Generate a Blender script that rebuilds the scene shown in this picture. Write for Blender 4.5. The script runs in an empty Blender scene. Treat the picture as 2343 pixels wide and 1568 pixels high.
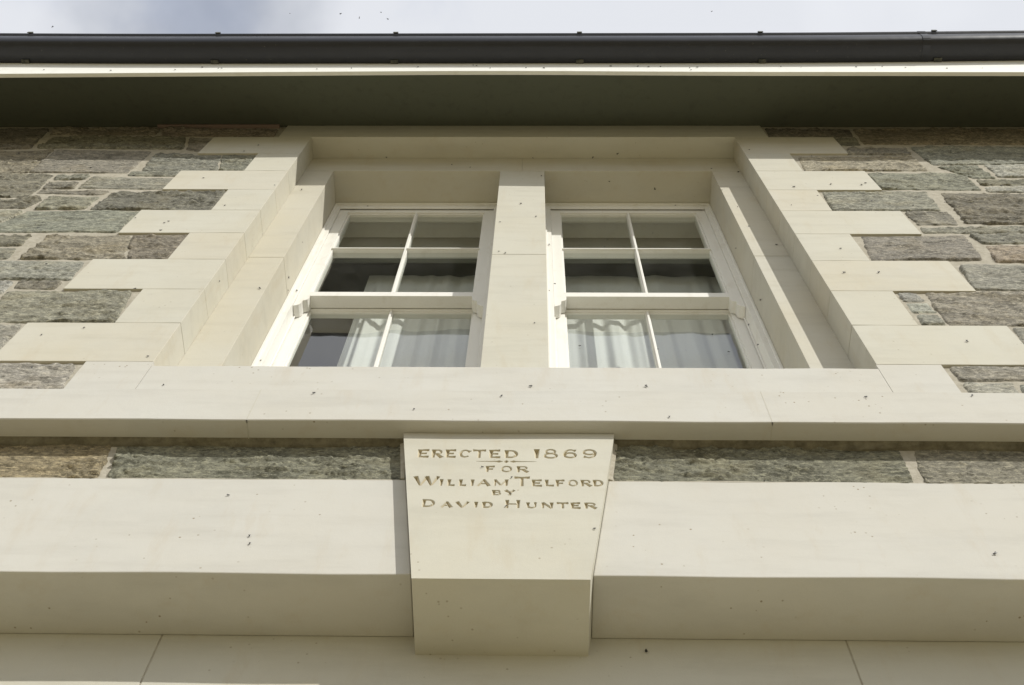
import bpy, bmesh, math, random
import numpy as np
from mathutils import Vector, Matrix, noise
random.seed(7)
R = math.radians
scene = bpy.context.scene
COL = scene.collection

# ------------------------------------------------------------------ camera
cd = bpy.data.cameras.new('camera'); cam = bpy.data.objects.new('camera', cd); COL.objects.link(cam)
cd.sensor_width = 36.0; cd.lens = 2625.4/2342*36.0; cd.clip_start = .05; cd.clip_end = 3000
r_ = Vector((0.99980467, 0.0047597, 0.01918233)); u_ = Vector((-0.00363098, -0.90981315, 0.41500223)); w_ = Vector((-0.01942762, 0.41499082, 0.90961815))
cam.matrix_world = Matrix(((r_.x, u_.x, -w_.x, 0), (r_.y, u_.y, -w_.y, -1.55), (r_.z, u_.z, -w_.z, 0), (0, 0, 0, 1)))
scene.camera = cam
GROUND = -1.6          # the camera's height is z = 0; the ground lies 1.6 m below it

# ------------------------------------------------------------------ sky and sun
SUN = Vector((0.90, -1.0, 0.92)).normalized()
el = math.asin(SUN.z); az = math.atan2(SUN.x, SUN.y)
world = bpy.data.worlds.new("World"); scene.world = world; world.use_nodes = True
nt = world.node_tree; nt.nodes.clear()
def wn(t, **k):
    n = nt.nodes.new(t)
    for a, b in k.items(): setattr(n, a, b)
    return n
out = wn('ShaderNodeOutputWorld'); bg = wn('ShaderNodeBackground')
sky = wn('ShaderNodeTexSky', sky_type='NISHITA', sun_disc=False, sun_elevation=el, sun_rotation=az)
tc = wn('ShaderNodeTexCoord')
nz = wn('ShaderNodeTexNoise'); nz.inputs['Scale'].default_value = 2.3; nz.inputs['Detail'].default_value = 5; nz.inputs['Roughness'].default_value = .5
nt.links.new(tc.outputs['Generated'], nz.inputs['Vector'])
# a gap in the cloud: distance of the direction from the gap's centre, made ragged by noise
sb = wn('ShaderNodeVectorMath', operation='SUBTRACT'); sb.inputs[1].default_value = (-0.262, 0.12, 0.955)
nt.links.new(tc.outputs['Generated'], sb.inputs[0])
sc_ = wn('ShaderNodeVectorMath', operation='MULTIPLY'); sc_.inputs[1].default_value = (1.0, .35, .7); nt.links.new(sb.outputs[0], sc_.inputs[0])
ln = wn('ShaderNodeVectorMath', operation='LENGTH'); nt.links.new(sc_.outputs[0], ln.inputs[0])
nz2 = wn('ShaderNodeTexNoise'); nz2.inputs['Scale'].default_value = 9; nz2.inputs['Detail'].default_value = 4; nt.links.new(tc.outputs['Generated'], nz2.inputs['Vector'])
ad = wn('ShaderNodeMath', operation='MULTIPLY_ADD'); ad.inputs[1].default_value = .16; nt.links.new(nz2.outputs['Fac'], ad.inputs[0]); nt.links.new(ln.outputs['Value'], ad.inputs[2])
mr = wn('ShaderNodeMapRange', interpolation_type='SMOOTHSTEP'); mr.inputs['From Min'].default_value = .095; mr.inputs['From Max'].default_value = .2
nt.links.new(ad.outputs[0], mr.inputs['Value'])
mr2 = wn('ShaderNodeMapRange', interpolation_type='SMOOTHSTEP'); mr2.inputs['From Min'].default_value = .3; mr2.inputs['From Max'].default_value = .62
mr2.inputs['To Min'].default_value = .30; nt.links.new(nz.outputs['Fac'], mr2.inputs['Value'])
sx = wn('ShaderNodeSeparateXYZ'); nt.links.new(tc.outputs['Generated'], sx.inputs[0])
zt_ = wn('ShaderNodeMapRange', interpolation_type='SMOOTHSTEP'); zt_.inputs['From Min'].default_value = -.25; zt_.inputs['From Max'].default_value = .05; zt_.inputs['To Max'].default_value = .85; nt.links.new(sx.outputs['Y'], zt_.inputs['Value'])
mxx = wn('ShaderNodeMath', operation='MAXIMUM'); nt.links.new(zt_.outputs[0], mxx.inputs[0]); nt.links.new(mr2.outputs[0], mxx.inputs[1])
mm = wn('ShaderNodeMath', operation='MULTIPLY'); nt.links.new(mr.outputs[0], mm.inputs[0]); nt.links.new(mxx.outputs[0], mm.inputs[1])
fl = wn('ShaderNodeMapRange'); fl.inputs['To Min'].default_value = .52; fl.inputs['To Max'].default_value = 1.0; nt.links.new(mm.outputs[0], fl.inputs['Value'])
cc = wn('ShaderNodeMix', data_type='RGBA'); cc.inputs[6].default_value = (6.7, 7.1, 8.1, 1); cc.inputs[7].default_value = (8.35, 8.55, 9.0, 1)
nz3 = wn('ShaderNodeTexNoise'); nz3.inputs['Scale'].default_value = 5.5; nz3.inputs['Detail'].default_value = 6; nt.links.new(tc.outputs['Generated'], nz3.inputs['Vector'])
cm = wn('ShaderNodeMapRange', interpolation_type='SMOOTHSTEP'); cm.inputs['From Min'].default_value = .30; cm.inputs['From Max'].default_value = .50; nt.links.new(nz3.outputs['Fac'], cm.inputs['Value']); nt.links.new(cm.outputs[0], cc.inputs[0])
mx = wn('ShaderNodeMix', data_type='RGBA'); nt.links.new(cc.outputs[2], mx.inputs[7])
nt.links.new(fl.outputs[0], mx.inputs[0]); nt.links.new(sky.outputs[0], mx.inputs[6])
nt.links.new(mx.outputs[2], bg.inputs['Color']); bg.inputs['Strength'].default_value = .1
nt.links.new(bg.outputs[0], out.inputs['Surface'])
sl = bpy.data.lights.new('sun', 'SUN'); sl.energy = 3.75; sl.angle = R(.6); sl.color = (1.0, .975, .90)
so = bpy.data.objects.new('sun', sl); COL.objects.link(so); so.rotation_euler = SUN.to_track_quat('Z', 'Y').to_euler(); so.location = (6, -8, 6)
scene.view_settings.view_transform = 'Standard'; scene.view_settings.look = 'None'
scene.view_settings.exposure = 0; scene.view_settings.gamma = 1

# ------------------------------------------------------------------ materials
class NT:
    def __init__(s, name):
        s.m = bpy.data.materials.new(name); s.m.use_nodes = True; s.t = s.m.node_tree
        s.b = s.t.nodes['Principled BSDF']; s.o = s.t.nodes['Material Output']
        s.tc = s.n('ShaderNodeTexCoord'); s.geo = s.n('ShaderNodeNewGeometry')
    def n(s, t, **k):
        q = s.t.nodes.new(t)
        for a, b in k.items(): setattr(q, a, b)
        return q
    def l(s, a, b): s.t.links.new(a, b)
    def noise(s, scale, detail=3, rough=.55, vec=None, stretch=None, dist=0):
        q = s.n('ShaderNodeTexNoise'); q.inputs['Scale'].default_value = scale; q.inputs['Detail'].default_value = detail
        q.inputs['Roughness'].default_value = rough; q.inputs['Distortion'].default_value = dist
        v = vec or s.geo.outputs['Position']
        if stretch:
            mp = s.n('ShaderNodeMapping'); mp.inputs['Scale'].default_value = stretch; s.l(v, mp.inputs['Vector']); v = mp.outputs[0]
        s.l(v, q.inputs['Vector']); return q.outputs['Fac']
    def mrange(s, v, a, b, c, d, smooth=False):
        q = s.n('ShaderNodeMapRange')
        if smooth: q.interpolation_type = 'SMOOTHSTEP'
        for k, x in zip(('From Min', 'From Max', 'To Min', 'To Max'), (a, b, c, d)): q.inputs[k].default_value = x
        s.l(v, q.inputs['Value']); return q.outputs[0]
    def mix(s, f, a, b, mode='MIX'):
        q = s.n('ShaderNodeMix', data_type='RGBA'); q.blend_type = mode
        for v, i in ((f, 0), (a, 6), (b, 7)):
            if hasattr(v, 'node'): s.l(v, q.inputs[i])
            elif i == 0: q.inputs[0].default_value = v
            else: q.inputs[i].default_value = (*v, 1)
        return q.outputs[2]
    def bump(s, h, strength, dist, prev=None):
        q = s.n('ShaderNodeBump'); q.inputs['Strength'].default_value = strength; q.inputs['Distance'].default_value = dist
        s.l(h, q.inputs['Height'])
        if prev: s.l(prev, q.inputs['Normal'])
        return q.outputs[0]
    def fin(s, col, rough=.8, nrm=None, spec=.3):
        if hasattr(col, 'node'): s.l(col, s.b.inputs['Base Color'])
        else: s.b.inputs['Base Color'].default_value = (*col, 1)
        if hasattr(rough, 'node'): s.l(rough, s.b.inputs['Roughness'])
        else: s.b.inputs['Roughness'].default_value = rough
        s.b.inputs['Specular IOR Level'].default_value = spec
        if nrm: s.l(nrm, s.b.inputs['Normal'])
        return s.m

def limestone(name, base, warm, pits=.5, seam=None):
    k = NT(name)
    oi = k.n('ShaderNodeObjectInfo')
    c = k.mix(k.mrange(k.noise(2.2, 4, .6), .35, .7, 0, 1, True), base, warm)
    c = k.mix(k.mrange(oi.outputs['Random'], 0, 1, 0, .4), c, warm)
    c = k.mix(k.mrange(k.noise(4.5, 6, .7, stretch=(.6, 1, .9)), .47, .66, 0, .26, True), c, tuple(x*.84 for x in base))
    c = k.mix(k.mrange(k.noise(7, 5, .65, stretch=(.35, 1, 2.2)), .45, .72, 0, .32, True), c, tuple(x*.78 for x in warm))
    c = k.mix(k.mrange(k.noise(6, 5, .7, stretch=(1.8, 1.8, .45)), .52, .72, 0, .38, True), c, tuple(x*y for x, y in zip(warm, (.90, .84, .76))))
    f = k.noise(420, 2, .6); c = k.mix(k.mrange(f, .3, .75, .0, .16), c, tuple(x*.62 for x in base))
    # sparse dark specks and pores
    v = k.n('ShaderNodeTexVoronoi', feature='F1'); v.inputs['Scale'].default_value = 34; v.inputs['Randomness'].default_value = 1
    k.l(k.geo.outputs['Position'], v.inputs['Vector'])
    gate = k.mrange(k.noise(5.5, 3, .6), .5, .62, 0, 1, True)
    sp = k.mrange(v.outputs['Distance'], .07, .12, 1, 0)
    m = k.n('ShaderNodeMath', operation='MULTIPLY'); k.l(sp, m.inputs[0]); k.l(gate, m.inputs[1])
    m2 = k.n('ShaderNodeMath', operation='MULTIPLY'); k.l(m.outputs[0], m2.inputs[0]); m2.inputs[1].default_value = pits
    c = k.mix(m2.outputs[0], c, (.22, .17, .1))
    b = k.bump(f, .25, .0012); b = k.bump(k.noise(14, 4, .6), .25, .004, b)
    return k.fin(c, .88, b, .2)
M = {}
M['stone'] = limestone('cream_limestone', (.565, .55, .48), (.55, .525, .44))
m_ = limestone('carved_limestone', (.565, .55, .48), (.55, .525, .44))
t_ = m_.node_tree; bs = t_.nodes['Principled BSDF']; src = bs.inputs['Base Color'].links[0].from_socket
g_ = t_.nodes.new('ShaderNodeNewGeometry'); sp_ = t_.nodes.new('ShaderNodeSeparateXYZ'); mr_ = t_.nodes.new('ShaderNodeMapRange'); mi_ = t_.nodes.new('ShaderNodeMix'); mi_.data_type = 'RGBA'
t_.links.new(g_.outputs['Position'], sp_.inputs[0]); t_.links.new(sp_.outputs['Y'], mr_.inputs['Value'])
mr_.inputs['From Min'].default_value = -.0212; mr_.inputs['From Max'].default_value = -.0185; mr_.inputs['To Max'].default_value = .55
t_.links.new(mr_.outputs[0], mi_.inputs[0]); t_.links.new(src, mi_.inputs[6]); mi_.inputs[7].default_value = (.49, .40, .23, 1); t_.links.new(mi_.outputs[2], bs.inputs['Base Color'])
M['carved'] = m_          # ochre tint grows with the depth of the cut letters
M['stone_warm'] = limestone('warm_limestone', (.565, .545, .475), (.55, .515, .42), .3)
M['stone_pale'] = limestone('pale_limestone', (.575, .565, .525), (.555, .535, .48), .8)

k = NT('rough_schist')
vc = k.n('ShaderNodeVertexColor', layer_name='tint'); base = vc.outputs['Color']
n1 = k.noise(9, 6, .7, stretch=(.7, 1, 1.5)); n2 = k.noise(34, 6, .8, stretch=(.65, 1, 1.5)); n3 = k.noise(170, 4, .8, stretch=(.7, 1, 1.1))
n4 = k.noise(75, 4, .85, stretch=(.6, 1, 1.3)); nc = k.noise(5, 5, .6, stretch=(1, 1, 1.6))
dk = k.mix(1.0, base, (.34, .335, .30), 'MULTIPLY'); lt = k.mix(1.0, base, (2.0, 1.97, 1.88), 'MULTIPLY'); rs = k.mix(1.0, base, (1.18, 1.04, .76), 'MULTIPLY')
c = k.mix(k.mrange(nc, .48, .72, 0, .5, True), base, rs)
c = k.mix(k.mrange(n1, .36, .50, .75, 0, True), c, dk); c = k.mix(k.mrange(n1, .52, .68, 0, .5, True), c, lt)
c = k.mix(k.mrange(n2, .54, .66, 0, .55, True), c, lt); c = k.mix(k.mrange(n2, .34, .43, .75, 0, True), c, dk)
c = k.mix(k.mrange(n4, .52, .62, 0, .8, True), c, lt); c = k.mix(k.mrange(n4, .36, .46, .9, 0, True), c, dk)
c = k.mix(k.mrange(n3, .56, .72, 0, .8, True), c, lt); c = k.mix(k.mrange(n3, .28, .42, .9, 0, True), c, dk)
b = k.bump(n3, .6, .003); b = k.bump(n4, .6, .005, b); b = k.bump(n2, .55, .008, b); b = k.bump(n1, .35, .012, b)
M['rubble'] = k.fin(c, .85, b, .3)

k = NT('lime_mortar'); n = k.noise(40, 5, .7); c = k.mix(k.mrange(n, .35, .7, 0, 1), (.46, .43, .36), (.34, .31, .25))
M['mortar'] = k.fin(c, .95, k.bump(k.noise(150, 4, .7), .6, .003, k.bump(n, .5, .006)), .1)

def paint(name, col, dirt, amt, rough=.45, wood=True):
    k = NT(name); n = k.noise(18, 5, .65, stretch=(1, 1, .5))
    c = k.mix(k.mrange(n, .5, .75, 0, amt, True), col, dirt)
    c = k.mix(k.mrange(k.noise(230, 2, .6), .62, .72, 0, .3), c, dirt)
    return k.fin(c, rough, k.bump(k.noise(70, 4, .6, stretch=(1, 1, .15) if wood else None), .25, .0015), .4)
M['paint'] = paint('white_gloss_paint', (.80, .79, .75), (.55, .50, .40), .25)
M['fascia'] = paint('fascia_paint', (.84, .84, .80), (.6, .57, .48), .2, .55)
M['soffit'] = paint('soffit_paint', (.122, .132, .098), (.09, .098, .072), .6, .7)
k = NT('charcoal_gutter_metal'); n = k.noise(9, 5, .7)
c = k.mix(k.mrange(n, .5, .75, 0, .5, True), (.012, .0135, .021), (.022, .024, .033))
c = k.mix(k.mrange(k.noise(60, 4, .7), .66, .74, 0, .5), c, (.16, .15, .13))
M['gutter'] = k.fin(c, k.mrange(n, .3, .7, .30, .42), k.bump(k.noise(3, 2), .2, .01), .5)
k = NT('clip_metal'); M['clip'] = k.fin(k.mix(k.mrange(k.noise(50, 3), .4, .6, 0, 1), (.05, .055, .05), (.11, .11, .09)), .6)
k = NT('roof_slate'); M['slate'] = k.fin(k.mix(k.mrange(k.noise(6, 4), .4, .6, 0, 1), (.05, .055, .06), (.09, .09, .095)), .6, k.bump(k.noise(20, 4), .5, .01))

# old window glass: fresnel reflection over clear transmission, faintly wavy, with a dusting of dirt
k = NT('old_window_glass'); k.t.nodes.remove(k.b)
gl = k.n('ShaderNodeBsdfGlossy'); gl.inputs['Roughness'].default_value = .012
tr = k.n('ShaderNodeBsdfTransparent'); tr.inputs['Color'].default_value = (.90, .93, .91, 1)
df = k.n('ShaderNodeBsdfDiffuse'); df.inputs['Color'].default_value = (.6, .6, .56, 1)
wv = k.bump(k.noise(3.5, 2, .5), .12, .01); k.l(wv, gl.inputs['Normal'])
dt = k.n('ShaderNodeVectorMath', operation='DOT_PRODUCT'); k.l(k.geo.outputs['Normal'], dt.inputs[0]); k.l(k.geo.outputs['Incoming'], dt.inputs[1])
def mth(op, a, b_=None):
    q = k.n('ShaderNodeMath', operation=op)
    for i_, v in enumerate((a, b_)):
        if v is None: continue
        if hasattr(v, 'node'): k.l(v, q.inputs[i_])
        else: q.inputs[i_].default_value = v
    return q.outputs[0]
sch = mth('ADD', mth('MULTIPLY', mth('POWER', mth('SUBTRACT', 1.0, mth('ABSOLUTE', dt.outputs['Value'])), 5.0), .82), .18)
s1 = k.n('ShaderNodeMixShader'); k.l(sch, s1.inputs[0]); k.l(tr.outputs[0], s1.inputs[1]); k.l(gl.outputs[0], s1.inputs[2])
dust = k.mrange(k.noise(190, 3, .8), .60, .72, .025, .4); dg = k.mrange(k.noise(7, 3), .3, .7, .3, 1)
dm = k.n('ShaderNodeMath', operation='MULTIPLY'); k.l(dust, dm.inputs[0]); k.l(dg, dm.inputs[1])
s2 = k.n('ShaderNodeMixShader'); k.l(dm.outputs[0], s2.inputs[0]); k.l(s1.outputs[0], s2.inputs[1]); k.l(df.outputs[0], s2.inputs[2])
k.l(s2.outputs[0], k.o.inputs['Surface']); M['glass'] = k.m

k = NT('white_curtain_cloth'); k.t.nodes.remove(k.b)
d1 = k.n('ShaderNodeBsdfDiffuse'); d1.inputs['Color'].default_value = (.93, .925, .90, 1); d2 = k.n('ShaderNodeBsdfTranslucent'); d2.inputs['Color'].default_value = (.6, .6, .56, 1)
s = k.n('ShaderNodeMixShader'); s.inputs[0].default_value = .15; k.l(d1.outputs[0], s.inputs[1]); k.l(d2.outputs[0], s.inputs[2]); k.l(s.outputs[0], k.o.inputs['Surface']); M['curtain'] = k.m
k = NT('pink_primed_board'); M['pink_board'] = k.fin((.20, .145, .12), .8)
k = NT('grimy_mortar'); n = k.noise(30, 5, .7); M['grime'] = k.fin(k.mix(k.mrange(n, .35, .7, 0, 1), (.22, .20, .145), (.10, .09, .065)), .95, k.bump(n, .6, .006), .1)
k = NT('joint_lime'); M['joint'] = k.fin((.50, .48, .415), .95)
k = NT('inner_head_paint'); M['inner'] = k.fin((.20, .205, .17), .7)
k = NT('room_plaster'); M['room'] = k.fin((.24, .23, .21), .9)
k = NT('fly_body'); M['fly'] = k.fin((.012, .011, .010), .35, None, .5)
k = NT('warm_gravel'); n = k.noise(30, 6, .7); v = k.n('ShaderNodeTexVoronoi'); v.inputs['Scale'].default_value = 60; k.l(k.geo.outputs['Position'], v.inputs['Vector'])
c = k.mix(k.mrange(n, .3, .7, 0, 1), (.455, .395, .235), (.345, .30, .17)); c = k.mix(k.mrange(v.outputs['Distance'], .2, .6, 0, .5), c, (.12, .10, .07))
M['gravel'] = k.fin(c, .95, k.bump(v.outputs['Distance'], .6, .01))

# ------------------------------------------------------------------ mesh helpers
def link(name, verts, faces, mat, parent=None, bevel=0, smooth=False):
    me = bpy.data.meshes.new(name); me.from_pydata([tuple(v) for v in verts], [], faces); me.materials.append(M[mat]); me.update()
    o = bpy.data.objects.new(name, me); COL.objects.link(o)
    if parent: o.parent = parent
    if smooth:
        me.polygons.foreach_set('use_smooth', [True]*len(me.polygons))
    if bevel:
        b = o.modifiers.new('edge', 'BEVEL'); b.width = bevel; b.segments = 2; b.limit_method = 'ANGLE'; b.angle_limit = R(35)
    return o
class MB:
    """collects shapes; build() links them as one mesh object"""
    def __init__(s): s.v = []; s.f = []
    def add(s, vs, fs):
        b = len(s.v); s.v += vs; s.f += [tuple(i+b for i in f) for f in fs]
    def box(s, x0, x1, y0, y1, z0, z1):
        s.add([(x, y, z) for z in (z0, z1) for y in (y0, y1) for x in (x0, x1)],
              [(0, 2, 3, 1), (4, 5, 7, 6), (0, 1, 5, 4), (2, 6, 7, 3), (0, 4, 6, 2), (1, 3, 7, 5)])
    def hexa(s, p):   # 8 corners in the order of box()
        s.add(list(p), [(0, 2, 3, 1), (4, 5, 7, 6), (0, 1, 5, 4), (2, 6, 7, 3), (0, 4, 6, 2), (1, 3, 7, 5)])
    def prof_x(s, prof, xs, dz=lambda x, i: 0, closed=True, cap=True):
        """sweep a (y, z) profile along x"""
        n = len(prof); vs = []; fs = []
        for x in xs:
            for i, (y, z) in enumerate(prof): vs.append((x, y, z+dz(x, i)))
        for a in range(len(xs)-1):
            for i in range(n if closed else n-1):
                j = (i+1) % n; fs.append((a*n+i, (a+1)*n+i, (a+1)*n+j, a*n+j))
        if cap and closed:
            fs.append(tuple(range(n))); fs.append(tuple(reversed(range((len(xs)-1)*n, len(xs)*n))))
        s.add(vs, fs)
    def prism_y(s, poly, y0, y1):
        n = len(poly); s.add([(x, y0, z) for x, z in poly]+[(x, y1, z) for x, z in poly],
              [tuple(range(n)), tuple(reversed(range(n, 2*n)))]+[(i, i+n, (i+1) % n+n, (i+1) % n) for i in range(n)])
    def build(s, name, mat, parent=None, bevel=0, smooth=False):
        o = link(name, s.v, s.f, mat, parent, bevel, smooth)
        bm = bmesh.new(); bm.from_mesh(o.data); bmesh.ops.recalc_face_normals(bm, faces=bm.faces); bm.to_mesh(o.data); bm.free()
        return o
def tag(o, label=None, cat=None, group=None, kind=None):
    if label: o['label'] = label
    if cat: o['category'] = cat
    if group: o['group'] = group
    if kind: o['kind'] = kind
    return o
def empty(name, loc, label, cat):
    o = bpy.data.objects.new(name, None); COL.objects.link(o); o.location = loc; return tag(o, label, cat)
STONES=[('d',[[-3.226,6.255],[-2.698,6.255],[-2.64,5.837],[-3.012,5.793]]),('b',[[-2.68,6.262],[-2.083,6.262],[-2.063,6.114],[-2.649,6.117]]),('b',[[-2.066,6.262],[-1.42,6.248],[-1.409,6.061],[-2.038,6.099]]),('d',[[-2.62,6.086],[-1.882,6.073],[-1.836,5.823],[-2.613,5.846]]),('g',[[-1.861,6.061],[-1.704,6.029],[-1.69,5.76],[-1.816,5.812]]),('b',[[-2.995,5.758],[-2.506,5.811],[-2.468,5.384],[-2.817,5.372]]),('g',[[-2.491,5.802],[-1.981,5.782],[-1.977,5.38],[-2.467,5.391]]),('m',[[-1.946,5.731],[-1.607,5.709],[-1.554,5.427],[-1.926,5.426]]),('m',[[-1.604,5.72],[-1.422,5.709],[-1.416,5.42],[-1.543,5.425]]),('d',[[-2.809,5.357],[-2.327,5.346],[-2.304,4.989],[-2.636,4.983]]),('m',[[-2.315,5.353],[-2.139,5.334],[-2.157,5.266],[-2.296,5.266]]),('m',[[-2.307,5.239],[-2.161,5.235],[-2.148,5.122],[-2.296,5.115]]),('p',[[-2.117,5.309],[-1.723,5.297],[-1.718,5.112],[-2.136,5.129]]),('g',[[-1.974,5.405],[-1.725,5.406],[-1.718,5.325],[-1.965,5.334]]),('d',[[-2.625,4.961],[-2.227,4.956],[-2.256,4.822],[-2.558,4.816]]),('m',[[-2.287,5.101],[-1.957,5.088],[-1.982,5.024],[-2.298,5.05]]),('m',[[-2.221,5.0],[-1.976,5.006],[-1.984,4.812],[-2.212,4.811]]),('d',[[-1.942,5.065],[-1.426,5.083],[-1.419,4.794],[-1.965,4.812]]),('g',[[-2.611,4.788],[-2.237,4.784],[-2.328,4.493],[-2.531,4.492]]),('g',[[-2.223,4.79],[-1.725,4.786],[-1.741,4.506],[-2.32,4.503]]),('d',[[-2.397,4.469],[-2.074,4.467],[-2.079,4.331],[-2.332,4.329]]),('m',[[-2.324,4.312],[-2.077,4.317],[-2.061,4.182],[-2.263,4.181]]),('b',[[-2.008,4.462],[-1.668,4.47],[-1.598,4.182],[-2.012,4.183]]),('b',[[-1.657,4.455],[-1.428,4.475],[-1.418,4.178],[-1.593,4.18]]),('l',[[-2.257,4.168],[-1.745,4.165],[-1.729,3.959],[-2.161,3.961]]),('l',[[-2.155,3.949],[-1.934,3.947],[-1.933,3.816],[-2.09,3.808]]),('m',[[-1.917,3.947],[-1.751,3.944],[-1.753,3.87],[-1.914,3.874]]),('m',[[-1.924,3.852],[-1.46,3.852],[-1.433,3.56],[-1.901,3.565]]),('m',[[-2.19,3.793],[-1.929,3.795],[-1.911,3.565],[-2.129,3.563]]),('l',[[-2.019,3.545],[-1.738,3.547],[-1.734,3.308],[-1.953,3.306]]),('l',[[-1.877,3.228],[-1.436,3.229],[-1.423,3.048],[-1.834,3.044]]),('d',[[1.263,6.255],[1.727,6.248],[1.705,6.078],[1.252,6.062]]),('b',[[1.745,6.255],[2.976,6.255],[2.87,5.917],[1.715,5.925]]),('d',[[1.58,6.038],[1.709,6.05],[1.699,5.91],[1.587,5.895]]),('o',[[1.326,5.685],[1.9,5.695],[1.902,5.428],[1.303,5.427]]),('m',[[1.614,5.866],[1.922,5.857],[1.906,5.72],[1.578,5.719]]),('m',[[1.943,5.866],[2.854,5.882],[2.748,5.552],[1.952,5.532]]),('m',[[1.962,5.506],[2.159,5.498],[2.178,5.296],[2.077,5.301]]),('l',[[2.208,5.535],[2.707,5.542],[2.639,5.305],[2.201,5.321]]),('m',[[1.597,5.394],[2.058,5.398],[2.045,5.111],[1.587,5.124]]),('d',[[2.072,5.277],[2.595,5.283],[2.585,5.197],[2.076,5.191]]),('l',[[2.071,5.167],[2.55,5.178],[2.53,5.07],[2.063,5.08]]),('p',[[1.31,5.086],[1.787,5.088],[1.767,4.808],[1.294,4.806]]),('d',[[1.839,5.072],[2.495,5.052],[2.401,4.622],[1.814,4.629]]),('m',[[1.6,4.787],[1.79,4.79],[1.782,4.615],[1.602,4.614]]),('m',[[1.6,4.588],[2.269,4.597],[2.234,4.517],[1.6,4.509]]),('m',[[1.776,4.488],[2.228,4.502],[2.182,4.394],[1.795,4.381]]),('p',[[1.331,4.471],[1.758,4.479],[1.729,4.193],[1.299,4.187]]),('o',[[1.798,4.364],[2.174,4.376],[2.083,4.163],[1.771,4.169]]),('g',[[1.615,4.13],[2.073,4.139],[1.989,3.88],[1.591,3.885]]),('l',[[1.305,3.857],[1.375,3.85],[1.384,3.773],[1.301,3.772]]),('l',[[1.304,3.759],[1.385,3.762],[1.387,3.672],[1.3,3.671]]),('g',[[1.308,3.656],[1.39,3.657],[1.384,3.564],[1.305,3.564]]),('m',[[1.399,3.851],[1.982,3.863],[1.9,3.562],[1.391,3.563]]),('g',[[1.596,3.545],[1.871,3.55],[1.814,3.264],[1.565,3.262]]),('g',[[1.287,3.238],[1.74,3.251],[1.74,3.152],[1.293,3.143]]),('l',[[1.295,3.13],[1.448,3.131],[1.438,3.053],[1.29,3.052]]),('l',[[1.462,3.127],[1.686,3.13],[1.696,3.054],[1.452,3.051]]),('O',[[-1.702,2.756],[-1.163,2.751],[-1.148,2.547],[-1.641,2.547]]),('D',[[-1.148,2.759],[-0.36,2.755],[-0.335,2.534],[-1.116,2.54]]),('D',[[0.223,2.748],[0.995,2.739],[0.984,2.548],[0.202,2.539]]),('D',[[1.032,2.757],[1.58,2.767],[1.5,2.547],[1.007,2.545]])]
LETTERS=[('E',-0.3075,-0.2785,2.62,2.66),('R',-0.2705,-0.2415,2.619,2.66),('E',-0.2335,-0.207,2.62,2.66),('C',-0.197,-0.168,2.62,2.66),('T',-0.162,-0.1275,2.619,2.66),('E',-0.118,-0.0895,2.619,2.66),('D',-0.0785,-0.041,2.619,2.659),('1',-0.001,0.014,2.619,2.665),('8',0.0245,0.0635,2.619,2.665),('6',0.0765,0.114,2.62,2.665),('9',0.127,0.166,2.62,2.665),('F',-0.1245,-0.1015,2.548,2.576),('O',-0.0845,-0.057,2.547,2.577),('R',-0.045,-0.014,2.547,2.576),('W',-0.305,-0.2415,2.48,2.523),('I',-0.2385,-0.231,2.479,2.509),('L',-0.2185,-0.2005,2.479,2.508),('L',-0.189,-0.1715,2.479,2.508),('I',-0.161,-0.1505,2.479,2.508),('A',-0.1435,-0.1105,2.479,2.509),('M',-0.1025,-0.065,2.48,2.509),('T',-0.0495,-0.011,2.479,2.523),('E',-0.005,0.02,2.479,2.509),('L',0.028,0.05,2.48,2.509),('F',0.0555,0.0775,2.479,2.509),('O',0.087,0.1105,2.48,2.51),('R',0.1185,0.145,2.48,2.51),('D',0.1495,0.176,2.481,2.51),('B',-0.1035,-0.082,2.436,2.459),('Y',-0.072,-0.0475,2.436,2.459),('D',-0.2755,-0.2415,2.381,2.414),('A',-0.227,-0.2005,2.379,2.404),('V',-0.191,-0.159,2.379,2.404),('I',-0.147,-0.1365,2.379,2.404),('D',-0.1265,-0.1,2.379,2.404),('H',-0.072,-0.032,2.378,2.413),('U',-0.0185,0.008,2.378,2.403),('N',0.019,0.047,2.378,2.403),('T',0.0565,0.0845,2.378,2.403),('E',0.091,0.1135,2.378,2.403),('R',0.1235,0.1535,2.378,2.403),('-',-0.1515,0.007,2.592,2.608)]
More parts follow.
